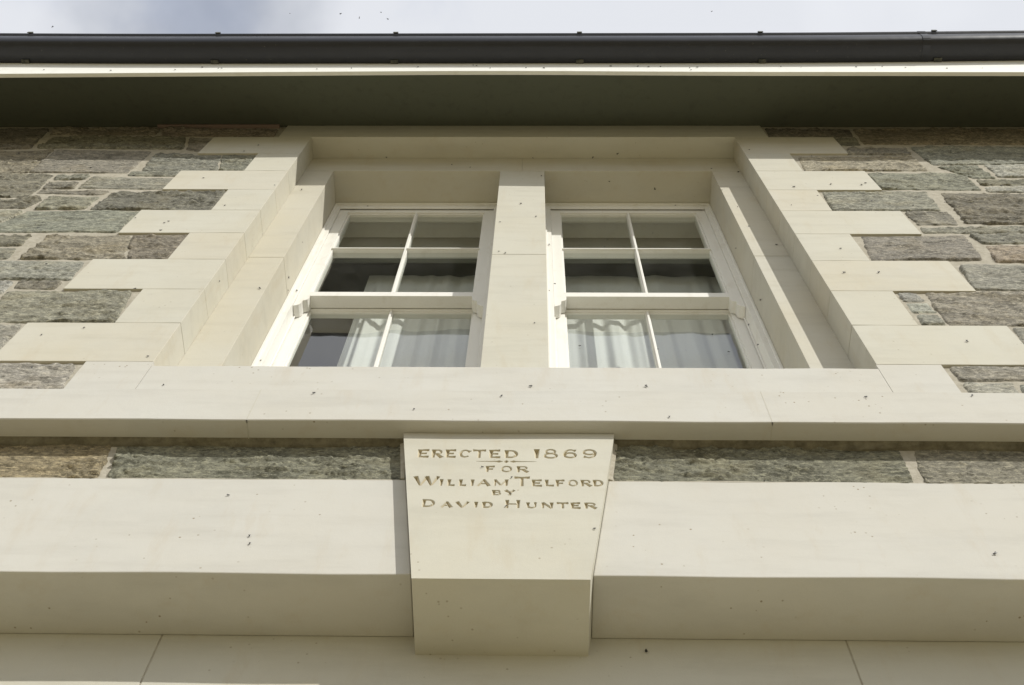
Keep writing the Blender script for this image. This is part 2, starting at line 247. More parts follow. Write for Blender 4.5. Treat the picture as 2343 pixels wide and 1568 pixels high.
FLIES={'left_stone':[((-2.188,-0.012,5.644),'y'),((-2.194,-0.012,5.616),'y'),((-2.297,-0.012,5.644),'y'),((-2.158,-0.012,5.389),'y'),((-2.249,-0.012,5.363),'y'),((-2.619,-0.012,5.651),'y'),((-1.557,-0.012,5.455),'y'),((-1.488,-0.012,4.847),'y'),((-1.667,-0.012,4.846),'y'),((-2.116,-0.012,4.737),'y'),((-2.215,-0.012,4.628),'y'),((-2.059,-0.012,4.488),'y'),((-1.905,-0.012,5.251),'y'),((-1.822,-0.012,5.1),'y'),((-1.858,-0.012,4.066),'y'),((-1.537,-0.012,4.458),'y'),((-1.439,-0.012,3.814),'y'),((-1.549,-0.012,3.161),'y')],'left_quoin':[((-1.449,0.0,5.871),'y'),((-1.496,0.0,5.751),'y'),((-1.577,0.0,5.268),'y'),((-1.212,0.0,5.151),'y'),((-1.37,0.0,4.842),'y'),((-1.712,0.0,4.666),'y'),((-1.568,0.0,4.602),'y'),((-1.555,0.0,4.622),'y'),((-1.512,0.0,3.501),'y'),((-1.633,0.0,3.441),'y'),((-1.228,0.0,3.278),'y')],'left_jamb':[((-1.154,0.122,5.462),'y'),((-1.073,0.122,4.15),'y')],'left_reveal':[((-1.2,0.044,4.048),'x'),((-1.051,0.186,4.89),'x'),((-1.051,0.224,4.551),'x'),((-1.051,0.27,4.518),'x')],'mullion':[((0.033,0.122,5.707),'y'),((-0.067,0.122,5.241),'y'),((0.006,0.122,5.047),'y'),((-0.157,0.122,4.968),'y'),((-0.124,0.122,4.555),'y'),((-0.151,0.122,4.578),'y'),((0.001,0.122,3.822),'y')],'top_lintel':[((-0.802,0.111,6.048),'z'),((-0.011,0.114,6.048),'z'),((0.311,0.111,6.048),'z'),((0.445,0.089,6.048),'z'),((-0.44,0.122,5.914),'y'),((-0.34,0.122,5.863),'y'),((0.387,0.171,5.822),'z'),((0.626,0.209,5.822),'z')],'right_jamb':[((0.921,0.122,5.844),'y'),((1.05,0.122,5.779),'y'),((0.92,0.122,5.467),'y'),((0.954,0.122,5.198),'y'),((0.959,0.122,4.912),'y'),((1.036,0.122,4.668),'y'),((0.917,0.226,4.318),'x'),((0.917,0.228,4.938),'x')],'right_quoin':[((1.098,0.0,5.784),'y'),((1.192,0.0,5.132),'y'),((1.372,0.0,5.174),'y'),((1.511,0.0,5.163),'y'),((1.536,0.0,5.194),'y'),((1.127,0.0,4.861),'y'),((1.206,0.0,4.298),'y'),((1.286,0.0,4.037),'y'),((1.157,0.0,4.034),'y'),((1.403,0.0,3.415),'y')],'right_stone':[((1.259,-0.012,4.948),'y'),((1.613,-0.012,5.457),'y'),((1.376,-0.012,5.609),'y'),((1.601,-0.012,5.595),'y'),((1.479,-0.012,4.874),'y'),((1.576,-0.012,4.939),'y'),((1.64,-0.012,4.807),'y'),((1.727,-0.012,5.05),'y'),((1.892,-0.012,5.903),'y'),((2.124,-0.012,5.097),'y'),((2.318,-0.012,5.464),'y'),((1.79,-0.012,4.854),'y'),((1.301,-0.012,3.612),'y'),((1.86,-0.012,4.351),'y'),((1.615,-0.012,3.765),'y')],'sill':[((-0.011,0.0,3.078),'y'),((0.336,0.0,3.08),'y'),((-1.118,0.0,3.078),'y')],'string':[((-0.092,-0.06,2.898),'y'),((-0.333,-0.06,2.816),'y'),((0.369,-0.06,2.775),'y'),((-0.628,-0.06,2.91),'y'),((0.935,-0.06,2.901),'y'),((1.238,-0.06,2.914),'y')],'low_lintel_left':[((-0.776,0.012,2.479),'y'),((-0.681,0.012,2.297),'y'),((-0.673,0.012,2.265),'y')],'low_lintel_right':[((1.072,0.012,2.246),'y')],'keystone':[((0.143,-0.022,2.288),'y'),((-0.056,-0.022,2.519),'y'),((-0.133,-0.022,2.569),'y'),((-0.068,-0.022,2.383),'y'),((-0.058,-0.022,2.441),'y')],'low_wall':[((0.259,0.19,2.108),'y')],'left_frame':[((-0.877,0.297,5.763),'y'),((-1.056,0.297,5.63),'y'),((-1.024,0.297,4.575),'y'),((-1.027,0.297,3.873),'y')],'right_frame':[((0.053,0.297,5.382),'y'),((0.054,0.297,5.469),'y'),((0.069,0.297,5.167),'y'),((0.056,0.297,4.757),'y'),((0.088,0.297,4.661),'y'),((0.061,0.297,4.581),'y'),((0.908,0.297,5.119),'y'),((0.737,0.297,5.782),'y'),((0.859,0.297,4.029),'y'),((0.856,0.297,4.22),'y')],'left_glass':[((-0.673,0.33,5.746),'y'),((-0.648,0.33,5.25),'y')],'right_glass':[((0.337,0.33,5.234),'y'),((0.184,0.388,4.213),'y'),((0.734,0.388,4.33),'y'),((0.775,0.388,4.161),'y'),((0.495,0.388,4.185),'y')],'fascia_left':[((-2.572,-0.37,5.983),'y'),((-2.212,-0.37,5.962),'y'),((-1.88,-0.37,5.979),'y'),((-1.755,-0.37,6.044),'y'),((-1.663,-0.37,6.017),'y'),((-1.646,-0.37,6.017),'y'),((-1.141,-0.37,5.995),'y')],'fascia_mid':[((-0.962,-0.37,6.013),'y'),((-0.616,-0.37,6.046),'y'),((-0.328,-0.37,6.096),'y'),((-0.31,-0.37,6.08),'y'),((-0.235,-0.37,6.017),'y'),((-0.049,-0.37,6.024),'y'),((0.045,-0.37,6.012),'y'),((0.396,-0.37,6.064),'y'),((0.537,-0.37,6.056),'y'),((0.593,-0.37,6.044),'y'),((0.655,-0.37,6.051),'y')],'fascia_right':[((0.803,-0.37,6.016),'y'),((0.843,-0.37,6.027),'y'),((0.804,-0.37,5.966),'y'),((1.282,-0.37,6.048),'y'),((1.384,-0.37,6.032),'y'),((1.669,-0.37,6.034),'y'),((1.754,-0.37,5.98),'y'),((1.807,-0.37,6.045),'y'),((1.921,-0.37,6.022),'y'),((2.126,-0.37,5.998),'y'),((2.31,-0.37,6.004),'y')]}
AIR=[(-1.906,-0.813,4.6),(-0.959,-0.861,4.6),(-0.76,-0.862,4.6),(-0.687,-0.846,4.6),(-0.602,-0.864,4.6),(-0.579,-0.842,4.6),(0.682,-0.868,4.6)]# ------------------------------------------------------------------ the setting
def sheet(name, x0, x1, y0, y1, z, mat):
    return link(name, [(x0, y0, z), (x1, y0, z), (x1, y1, z), (x0, y1, z)], [(0, 1, 2, 3)], mat)
tag(sheet('ground', -600, 600, -600, 600, GROUND, 'gravel'), kind='structure')

house = empty('stone_house', (0, 0, 0), 'grey schist house front with cream limestone dressings around a paired sash window', 'house')
X0, X1 = -6.0, 6.0
def wav(x, z, amp, s=3.0, seed=0): return amp*noise.noise(Vector((x*s, z*s, seed)))

# core of the wall (mortar-coloured backing) with the window opening left free
c = MB(); YF = .010; YB = .50
c.box(X0, -1.204, YF, YB, 3.0, 6.6); c.box(1.069, X1, YF, YB, 3.0, 6.6); c.box(-1.204, 1.069, .302, YB, 5.86, 6.6)
c.box(X0, X1, .0195, YB, 2.563, 2.999); c.box(X0, X1, .193, YB, 2.30, 2.563)
core = c.build('mortar_bed', 'mortar', house)
tag(core, 'pale lime mortar between the grey stones')
# body of the house behind
c = MB(); c.box(X0, X0+.4, .50, 7, GROUND, 6.6); c.box(X1-.4, X1, .50, 7, GROUND, 6.6); c.box(X0, X1, 6.6, 7, GROUND, 6.6); c.build('rear_wall', 'mortar', house)

# lower wall under the lintel
lw = MB(); xs = [X0, -4.1, -2.5, -.871, .726, 2.4, 4.1, X1]
for a, b in zip(xs[:-1], xs[1:]):
    zz = [GROUND, -.7, .25, 1.2, 2.30]
    for q, (z0, z1) in enumerate(zip(zz[:-1], zz[1:])):
        lw.box(a+.002, b-.002, .19, .50, z0+(.002 if q else 0), z1-.002)
lw.build('lower_wall', 'stone', house, .001)
c = MB(); c.box(X0+.01, X1-.01, .1914, .49, GROUND, 2.297); c.build('lower_wall_joints', 'mortar', house)

# ---- rubble stones
TINT = dict(g=(.23, .224, .192), d=(.17, .162, .13), b=(.215, .192, .15), l=(.272, .268, .235), o=(.295, .265, .2), p=(.232, .221, .19), m=(.202, .195, .162), O=(.24, .20, .135), D=(.18, .177, .138))
RUF = dict(g=.35, d=1.2, b=1.2, l=.6, o=.9, p=.6, m=.9, O=1.1, D=1.1)
PROUD = dict(O=-.013, D=-.013)
rv = []; rf = []; rc = []; BAGS = {-1: ([], [], []), 1: ([], [], [])}
def stone(q, kind, step=.016):
    """q: TL, TR, BR, BL in (x, z). Grid bent by noise, worn edges falling back to the mortar"""
    (ax, az_), (bx, bz), (cx, cz), (dx_, dz_) = q
    rv, rf, rc = BAGS[-1 if ax+bx < -.14 else 1]
    W = max(bx-ax, cx-dx_); H = max(az_-dz_, bz-cz)
    if kind in 'OD': az_ = bz = 2.757; dz_ = cz = 2.560; H = .19
    if W < .02 or H < .012: return
    g = .0045; ax -= g; dx_ -= g; bx += g; cx += g; az_ += g; bz += g; cz -= g; dz_ -= g
    nx = max(3, int(W/step)); nz_ = max(3, int(H/step)); base = len(rv); sd = random.uniform(0, 99)
    t = TINT[kind]; j = random.uniform(.88, 1.12); t = tuple(x*j*random.uniform(.97, 1.03) for x in t); ruf = RUF[kind]
    tilt = random.uniform(-.006, .006); tilt2 = random.uniform(-.005, .005); e = .0065
    for a in range(nz_+1):
        v = a/nz_
        for b in range(nx+1):
            u = b/nx
            x = (ax*(1-u)+bx*u)*(1-v)+(dx_*(1-u)+cx*u)*v; z = (az_*(1-u)+bz*u)*(1-v)+(dz_*(1-u)+cz*u)*v
            # jagged outline, rounded corners
            eu = min(u, 1-u)*W; ev = min(v, 1-v)*H
            jx = .008*noise.noise(Vector((z*13, sd, 1+(u > .5)*5)))+.005*noise.noise(Vector((z*60, sd, 9)))
            jz = .007*noise.noise(Vector((x*8, sd, 3+(v > .5)*5)))+.005*noise.noise(Vector((x*45, sd, 7)))
            cr = max(0, 1-math.hypot(eu, ev)/.018)*.006
            x += jx+(cr if u < .5 else -cr); z += jz*(1 if H > .05 else .4)+(-cr if v < .5 else cr)
            ed = min(eu, ev); fall = max(0, 1-ed/e)**2
            h = .006+PROUD.get(kind, 0)
            n_ = noise.noise(Vector((x*4, z*9, sd)))*.35+noise.noise(Vector((x*14, z*32, sd)))*.45+noise.noise(Vector((x*38, z*75, sd)))*.5+noise.noise(Vector((x*85, z*120, sd)))*.4
            n_ += .35*round(2.2*noise.noise(Vector((x*3, z*10, sd+8))))
            r2 = abs(noise.noise(Vector((x*5, z*19, sd+4))))
            y = YF-h-ruf*.012*n_+ruf*.010*max(0, .25-r2)/.25*.5 + tilt*(u-.5)+tilt2*(v-.5)
            yf = YF+(.010 if kind in 'OD' else 0); y = min(y, yf-.002) if fall < .9 else y
            y = y*(1-fall)+(yf+.006)*fall
            rv.append((x, y, z)); rc.append(t)
    for a in range(nz_):
        for b in range(nx):
            i = base+a*(nx+1)+b; rf.append((i, i+1, i+nx+2, i+nx+1))
kinds = 'gdblmmpd'
for kind, q in STONES:
    H = q[0][1]-q[3][1]
    fine = .0055 if kind in 'OD' else .0085
    stone(q, kind, fine)
    # carry the courses on beyond the picture
    lx = min(q[0][0], q[3][0]); rx = max(q[1][0], q[2][0])
    zt = q[0][1]; zb = q[3][1]
    zmin_edge = {}
    if q[0][0] < -1.9 and lx < -(1.62+.30*(zt-2.6))-.02:
        x = lx-.015
        while x > X0+.1:
            w = random.uniform(.25, .75); x0 = max(X0, x-w); stone([(x0, zt), (x, zt), (x, zb), (x0, zb)], random.choice(kinds) if kind not in 'OD' else 'D', .03); x = x0-.015
    zt = q[1][1]; zb = q[2][1]
    if rx > (1.50+.29*(zt-2.6))+.02 and q[1][0] > 1.4:
        x = rx+.015
        while x < X1-.1:
            w = random.uniform(.25, .75); x1 = min(X1, x+w); stone([(x, zt), (x1, zt), (x1, zb), (x, zb)], random.choice(kinds) if kind not in 'OD' else 'D', .03); x = x1+.015
for sd_, (rv, rf, rc) in BAGS.items():
    ro = link('rubble_stonework', rv, rf, 'rubble', house, smooth=True)
    ca = ro.data.color_attributes.new('tint', 'FLOAT_COLOR', 'POINT')
    ca.data.foreach_set('color', np.array([(*t, 1) for t in rc], dtype=np.float32).ravel())

# ---- limestone quoins: alternate long and short blocks, each returning into the reveal
ZQ = [3.244, 3.549, 3.857, 4.168, 4.480, 4.784, 5.092, 5.402, 5.719, 6.047]
J = .0009
def quoin(x0, x1, z0, z1, y0=0.0, y1=.30, mat='stone', name='quoin', bevel=.0013):
    m = MB(); nx = max(1, int(abs(x1-x0)/.08)); xs = [x0+(x1-x0)*i/nx for i in range(nx+1)]
    prof = [(y0, z0+J), (y0, z1-J), (y1, z1-J), (y1, z0+J)]; sd = random.uniform(0, 50)
    m.prof_x(prof, xs, lambda x, i: .0024*noise.noise(Vector((x*9, i, sd))) if i < 2 else 0)
    return m.build(name, mat, house, bevel)
for i in range(9):
    lng = (i % 2 == 0)
    z0, z1 = ZQ[i], ZQ[i+1]
    quoin((-1.722 if lng else -1.421)+random.uniform(-.006, .006), -1.2, z0, z1, mat='stone' if i % 3 else 'stone_warm')
    quoin(1.065, (1.583 if lng else 1.290)+random.uniform(-.005, .005), z0, z1, mat='stone' if (i+1) % 3 else 'stone_warm')
# outer lintel
o = quoin(-1.378, 1.243, 6.047, 6.60, 0, .298, name='window_lintel')
# inner order: jambs, lintel pieces and mullion
YI = .1165
def slab(name, x0, x1, z0, z1, y0=YI, y1=.50, mat='stone_warm'):
    m = MB(); m.box(x0, x1, y0, y1, z0, z1); return m.build(name, mat, house, .0015)
for z0, z1 in ((3.10, 4.504), (4.507, 5.801)):
    slab('jamb_stone', -1.2, -1.051, z0, z1)
    slab('jamb_stone', .917, 1.065, z0+(.028 if z0 > 4 else 0), z1+(.028 if z1 < 5 else 0))
for z0, z1 in ((3.10, 4.545), (4.548, 5.801)): slab('mullion_stone', -.180, .049, z0, z1, mat='stone')
slab('inner_lintel', -1.2, -.0675, 5.804, 6.045); slab('inner_lintel', -.0670, 1.065, 5.804, 6.045)
# sill slab
s_ = MB(); n = 24
def sill_piece(x0, x1):
    nx = max(2, int((x1-x0)/.07)); xs = [x0+(x1-x0)*i/nx for i in range(nx+1)]
    m = MB(); m.prof_x([(0, 3.0), (0, 3.214), (.035, 3.216), (.50, 3.262), (.50, 3.0)], xs, lambda x, i: .0035*noise.noise(Vector((x*5, i, 2))) if i == 1 else 0)
    m.build('window_sill', 'stone_pale', house, .003)
sill_piece(-1.197, 1.063)
quoin(-1.413, -1.1972, 3.0, 3.243, name='sill_end_block', mat='stone_pale', bevel=0); quoin(1.0632, 1.264, 3.0, 3.243, name='sill_end_block', mat='stone_pale', bevel=0)
# string course, in lengths
def run(name, prof, cuts, mat, amp=.002, gap=.0012, bevel=.003, step=.09, wob=(0, 1), seed=0, tie=False):
    for a, b in zip(cuts[:-1], cuts[1:]):
        a += gap; b -= gap; nx = max(1, int((b-a)/step)); xs = [a+(b-a)*i/nx for i in range(nx+1)]
        m = MB(); m.prof_x(prof, xs, lambda x, i: amp*noise.noise(Vector((x*3.1, 0 if tie else i, seed))) if i in wob else 0)
        m.build(name, mat, house, bevel)
        if tie and b < cuts[-1]-.1:
            dz = amp*noise.noise(Vector((b*3.1, 0, seed))); j_ = MB(); j_.box(b-.0012, b+.0012, -.0604, -.05, 2.7515+dz, 2.934+dz); j_.box(b-.0012, b+.0012, -.0603, .01, 2.7515+dz, 2.76); j_.build('joint_mortar', 'joint', house)
run('string_course', [(-.0575, 2.752), (-.060, 2.7545), (-.060, 2.933), (-.058, 2.936), (.0, 2.975), (.03, 2.998), (.03, 2.752)], [X0, -4.2, -2.4, -.785, .646, 2.6, 4.4, X1], 'stone_pale', .004, gap=.0001, bevel=0, wob=(0, 1, 2, 3), tie=True)
# lower lintel, both sides of the keystone
run('lower_lintel', [(.012, 2.151), (.012, 2.561), (.1895, 2.561), (.1895, 2.151)], [X0, -3.3, -.281], 'stone_pale', .004, seed=5)
run('lower_lintel', [(.012, 2.151), (.012, 2.561), (.1895, 2.561), (.1895, 2.151)], [.137, 3.1, X1], 'stone_pale', .004, seed=6)
for o in [o for o in bpy.data.objects if o.name.startswith('lower_lintel')]:
    for v in o.data.vertices:
        t = (v.co.z-2.090)/(2.747-2.090)
        if abs(v.co.x+.281) < .006: v.co.x = -.270+t*(-.357+.270)-.0006
        elif abs(v.co.x-.137) < .006: v.co.x = .126+t*(.219-.126)+.0006
# mortar fillets beside and under
f = MB(); xs = [X0+.1*i for i in range(121)]
f.prof_x([(.0135, 2.5615), (.015, 2.568), (.03, 2.576), (.03, 2.5615)], xs, lambda x, i: .005*noise.noise(Vector((x*5, i, 8))) if i in (1, 2) else 0)
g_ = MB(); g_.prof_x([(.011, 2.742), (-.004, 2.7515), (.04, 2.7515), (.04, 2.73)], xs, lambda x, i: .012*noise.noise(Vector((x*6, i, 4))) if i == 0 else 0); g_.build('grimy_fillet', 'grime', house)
f.hexa([(-.347, .010, 2.566), (-.336, .010, 2.566), (-.347, .03, 2.566), (-.336, .03, 2.566), (-.368, .010, 2.75), (-.350, .004, 2.75), (-.368, .03, 2.75), (-.350, .03, 2.75)]); f.hexa([(.190, .008, 2.566), (.205, .012, 2.566), (.190, .03, 2.566), (.205, .03, 2.566), (.212, .002, 2.75), (.229, .010, 2.75), (.212, .03, 2.75), (.229, .03, 2.75)])
f.build('mortar_fillet', 'mortar', house, .002)

# ---- keystone with V-cut inscription
KY = -.022; KZ0, KZ1 = 2.090, 2.750
def kx(z, side):
    t = (z-2.090)/(2.747-2.090); return (-.270+t*(-.357+.270)) if side < 0 else (.126+t*(.219-.126))
PX0, PX1, PZ0, PZ1 = -.335, .200, 2.330, 2.680       # carved patch
PX0 = max(kx(PZ0, -1)+.004, PX0); PX1 = min(kx(PZ0, 1)-.004, PX1)
PX0, PX1 = -.3215, .1855
PZ0 = 2.365
PX0 = -.3215
m = MB()
key = None
yb = .190
def kv(z, s, y): return (kx(z, s), y, z)
vs = [kv(KZ0, -1, KY), kv(KZ0, 1, KY), kv(KZ1, 1, KY), kv(KZ1, -1, KY), kv(KZ0, -1, yb), kv(KZ0, 1, yb), kv(KZ1, 1, .04), kv(KZ1, -1, .04),
      (kx(PZ0, -1), KY, PZ0), (kx(PZ0, 1), KY, PZ0), (kx(PZ1, 1), KY, PZ1), (kx(PZ1, -1), KY, PZ1)]
vs += [kv(PZ0, -1, yb), kv(PZ0, 1, yb), kv(PZ1, -1, .04), kv(PZ1, 1, .04)]
fs = [(0, 1, 9, 8), (11, 10, 2, 3), (0, 4, 5, 1), (3, 2, 6, 7), (0, 8, 12, 4), (8, 11, 14, 12), (11, 3, 7, 14), (1, 5, 13, 9), (9, 13, 15, 10), (10, 15, 6, 2)]
key = link('keystone', vs, fs, 'stone', house)
tag(key, 'tapered cream keystone carved with a dated inscription')
# glyph strokes in a unit box: (points, half width at start, half width at end); widths are in units of 1 mm
def arc(cx, cy, rx, ry, a0, a1, n=12): return [(cx+rx*math.cos(R(a0+(a1-a0)*i/n)), cy+ry*math.sin(R(a0+(a1-a0)*i/n))) for i in range(n+1)]
V = .95; H_ = .68; F_ = 1.4   # stem, hairline and flared half widths (scaled below)
G = {
'E': [([(.16, 0), (.16, 1)], V, F_), ([(.1, .93), (.98, .93)], H_, F_*.9), ([(.1, .5), (.8, .5)], H_, F_*.7), ([(.1, .07), (1, .07)], H_, F_*.9)],
'F': [([(.18, 0), (.18, 1)], V, F_), ([(.1, .93), (.98, .93)], H_, F_*.9), ([(.1, .48), (.8, .48)], H_, F_*.7)],
'L': [([(.2, 0), (.2, 1)], V, F_), ([(.1, .08), (1, .08)], H_, F_*.9)],
'I': [([(.5, 0), (.5, 1)], V*.9, F_)],
'T': [([(.5, 0), (.5, .95)], V*1.1, V), ([(.5, .93), (0, .93)], H_, F_*.9), ([(.5, .93), (1, .93)], H_, F_*.9)],
'H': [([(.16, 0), (.16, 1)], V, F_), ([(.84, 0), (.84, 1)], V, F_), ([(.16, .5), (.84, .5)], H_, H_)],
'R': [([(.16, 0), (.16, 1)], V, F_), ([(.16, .93), (.55, .93)]+arc(.58, .70, .26, .23, 90, -90)+[(.16, .47)], H_*1.1, H_*1.1), ([(.45, .47), (.95, .0)], V*.9, F_)],
'B': [([(.16, 0), (.16, 1)], V, F_), ([(.16, .93), (.55, .93)]+arc(.58, .73, .24, .20, 90, -90)+[(.16, .53)], H_, H_), ([(.16, .53), (.58, .53)]+arc(.62, .30, .28, .23, 90, -90)+[(.16, .07)], H_, H_)],
'D': [([(.16, 0), (.16, 1)], V, F_), ([(.16, .93), (.45, .93)]+arc(.45, .5, .44, .43, 90, -90, 16)+[(.16, .07)], H_*1.2, H_*1.2), (arc(.47, .5, .40, .34, 50, -50), V, V)],
'C': [(arc(.52, .5, .42, .43, 50, 180), H_, V), (arc(.52, .5, .42, .43, 180, 310), V, H_), ([(.75, .86), (.97, .74)], H_, F_)],
'O': [(arc(.5, .5, .42, .43, 0, 360, 28), V*.85, V*.85)],
'U': [([(.16, 1), (.16, .4)]+arc(.5, .4, .34, .33, 180, 360)+[(.84, .4), (.84, 1)], V, V*.8), ([(.16, .6), (.16, 1)], V, F_), ([(.84, .6), (.84, 1)], V*.7, F_*.8)],
'W': [([(.28, 0), (.05, 1)], V*.7, F_), ([(.28, 0), (.52, 1)], H_, F_*.8), ([(.72, 0), (.5, 1)], V*.8, F_), ([(.72, 0), (.96, 1)], H_, F_*.8)],
'V': [([(.5, 0), (.08, 1)], V*.8, F_), ([(.5, 0), (.92, 1)], H_, F_*.8)],
'A': [([(.5, 1), (.06, 0)], H_, F_*.7), ([(.5, 1), (.92, 0)], V, F_), ([(.2, .35), (.78, .35)], H_, H_)],
'M': [([(.12, 0), (.12, 1)], H_, V), ([(.12, 1), (.5, .1)], V, V*.7), ([(.5, .1), (.88, 1)], H_, H_), ([(.88, 0), (.88, 1)], V, F_)],
'N': [([(.12, 0), (.12, 1)], V*.8, F_*.8), ([(.12, 1), (.88, 0)], V, V), ([(.88, 0), (.88, 1)], V*.7, F_)],
'Y': [([(.5, 0), (.5, .48)], V, V), ([(.5, .48), (.06, 1)], V*.8, F_), ([(.5, .48), (.94, 1)], H_, F_*.8)],
'1': [([(.55, 0), (.55, 1)], V, F_*1.3)],
'8': [(arc(.5, .74, .30, .22, 0, 360, 20), V*.8, V*.8), (arc(.5, .27, .40, .25, 0, 360, 22), V*.9, V*.9)],
'6': [(arc(.5, .32, .38, .27, 0, 360, 22), V*.9, V*.9), (arc(.55, .42, .44, .52, 65, 190), V*.7, V*1.1), ([(.72, .90), (.9, .84)], H_, F_)],
'9': [(arc(.5, .68, .38, .27, 0, 360, 22), V*.9, V*.9), (arc(.45, .58, .44, .52, -115, 10), V*.7, V*1.1), ([(.28, .10), (.1, .16)], H_, F_)],
'-': [([(0, .5), (.33, .5)], .3, .75), ([(1, .5), (.67, .5)], .3, .75), ([(.3, .5), (.38, .5)], .15, 1.6), ([(.45, .5), (.38, .5)], .15, 1.6), ([(.46, .5), (.5, .5)], .15, 2.2), ([(.54, .5), (.5, .5)], .15, 2.2), ([(.55, .5), (.62, .5)], .15, 1.6), ([(.7, .5), (.62, .5)], .15, 1.6)],
}
ST = .0012; GX = 470; GZ = int((PZ1-PZ0)/ST)
gx = np.linspace(PX0, PX1, GX+1); gz = np.linspace(PZ0, PZ1, GZ+1)
UU, ZZ = np.meshgrid(np.linspace(0, 1, GX+1), gz); KL = np.array([kx(z, -1) for z in gz]); KR = np.array([kx(z, 1) for z in gz])
XX = KL[:, None]+UU*(KR-KL)[:, None]; DEP = np.zeros_like(XX)
for ch, x0, x1, z0, z1 in LETTERS:
    wmm = .0046 if (z1-z0) > .036 else .0038
    if ch == '-': wmm = .0034
    for pts, w0, w1 in G[ch]:
        P = [(x0+(x1-x0)*a, z0+(z1-z0)*b) for a, b in pts]
        Ls = [math.dist(P[i], P[i+1]) for i in range(len(P)-1)]; T = sum(Ls); acc = 0
        for i, L in enumerate(Ls):
            if L < 1e-6: continue
            (ax, az_), (bx, bz) = P[i], P[i+1]; ux, uz = (bx-ax)/L, (bz-az_)/L
            i0 = max(0, int((min(ax, bx)+.357)/(.576)*GX)-60); i1 = min(GX+1, int((max(ax, bx)+.357)/.576*GX)+60); k0 = np.searchsorted(gz, min(az_, bz)-.008); k1 = np.searchsorted(gz, max(az_, bz)+.008)
            X = XX[k0:k1, i0:i1]; Z = ZZ[k0:k1, i0:i1]
            t = (X-ax)*ux+(Z-az_)*uz; pr = np.abs(-(X-ax)*uz+(Z-az_)*ux); end = L if len(Ls) == 1 else L+.0004
            hw = wmm*(w0+(w1-w0)*np.clip((acc+t)/T, 0, 1))
            dd = np.clip(hw-pr, 0, None)*1.8
            dd = np.minimum(dd, np.clip((t+.0006)*4, 0, None)); dd = np.minimum(dd, np.clip((end+.0006-t)*4, 0, None))
            DEP[k0:k1, i0:i1] = np.maximum(DEP[k0:k1, i0:i1], dd); acc += L
DEP[0, :] = DEP[-1, :] = 0; DEP[:, 0] = DEP[:, -1] = 0
vs = [(x, KY+d_, z) for z, row, xr in zip(gz, DEP, XX) for x, d_ in zip(xr, row)]
fs = [(a*(GX+1)+b, a*(GX+1)+b+1, (a+1)*(GX+1)+b+1, (a+1)*(GX+1)+b) for a in range(GZ) for b in range(GX)]
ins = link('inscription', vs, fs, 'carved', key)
tag(ins, 'V-cut lettering reading ERECTED 1869 FOR WILLIAM TELFORD BY DAVID HUNTER')

# ---- eaves
fx = [(-6, -.06), (-3.0, -.055), (-2.1, -.03), (-1.05, 0), (-.2, .022), (.85, -.015), (2.65, -.03), (6, -.03)]
def lerp_t(t, x):
    for (a, p), (b, q) in zip(t[:-1], t[1:]):
        if a <= x <= b: return p+(q-p)*(x-a)/(b-a)
    return 0
def smooth_t(t, x): return sum(lerp_t(t, max(-5.99, min(5.99, x+d_))) for d_ in (-.4, -.2, 0, .2, .4))/5
m = MB(); xs = [X0+.1*i for i in range(121)]
FB = 5.972
m.prof_x([(-.364, FB), (-.364, 6.28), (-.343, 6.28), (-.343, FB)], xs, lambda x, i: smooth_t(fx, x)*(1 if i in (0, 3) else 0))
m.build('fascia_board', 'fascia', house, .002)
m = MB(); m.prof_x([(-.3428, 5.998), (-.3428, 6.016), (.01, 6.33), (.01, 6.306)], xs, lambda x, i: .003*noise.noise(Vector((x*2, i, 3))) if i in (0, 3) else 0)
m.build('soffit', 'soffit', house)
m = MB(); m.box(-2.10, -1.42, -.012, .009, 6.270, 6.290); m.build('eaves_board', 'pink_board', house)
m = MB(); m.prof_x([(-.342, 6.22), (-.395, 6.34), (3.5, 10.1), (3.5, 9.9)], [X0-.3, X1+.3]); m.prof_x([(3.5, 9.9), (3.5, 10.1), (7.4, 6.32), (7.35, 6.2)], [X0-.3, X1+.3])
m.build('roof', 'slate', house)
gt = [(-6, .06), (-3.0, .035), (-2.3, 0), (1.2, 0), (1.9, .02), (2.8, .075), (6, .1)]
gp = [(-.372, 6.150), (-.458, 6.140), (-.472, 6.142), (-.484, 6.149), (-.493, 6.160), (-.499, 6.175), (-.502, 6.195), (-.503, 6.222), (-.498, 6.240), (-.505, 6.246), (-.511, 6.256), (-.509, 6.268), (-.500, 6.272), (-.494, 6.262), (-.494, 6.20), (-.484, 6.165), (-.470, 6.152), (-.376, 6.158), (-.376, 6.27), (-.372, 6.27)]
gp = [(y+.006, z+.03) for y, z in gp]
m = MB(); m.prof_x(gp, [X0-.3+.1*i for i in range(127)], lambda x, i: smooth_t(gt, max(-5.9, min(5.9, x))))
gut = m.build('gutter', 'gutter', house, smooth=False)
for p in gut.data.polygons: p.use_smooth = True
sm = gut.modifiers.new('n', 'EDGE_SPLIT'); sm.split_angle = R(40)
for x in (-5.6, -4.65, -3.7, -2.742, -1.713, -.751, .236, 1.203, 2.136, 3.1, 4.05, 5.0):
    dz = smooth_t(gt, x); b = MB(); b.box(x-.013, x+.013, -.5075, -.366, 6.3025+dz, 6.3055+dz); b.box(x-.013, x+.013, -.5105, -.5065, 6.285+dz, 6.3055+dz)
    b.build('gutter_bracket', 'clip', gut)
    b = MB(); b.box(x-.02, x+.02, -.386, -.365, 6.168+dz, 6.178+dz); b.build('gutter_bracket', 'clip', gut)
b = MB(); dz = smooth_t(gt, 2.06)
sec = [(y-(.002 if y < -.45 else 0), z-(.0025 if z < 6.23 else 0)) for y, z in gp[:12]]
b.prof_x(sec+[(-.499, 6.307), (-.366, 6.307)], [2.045, 2.085], lambda x, i: dz); b.build('gutter_joint', 'gutter', gut)

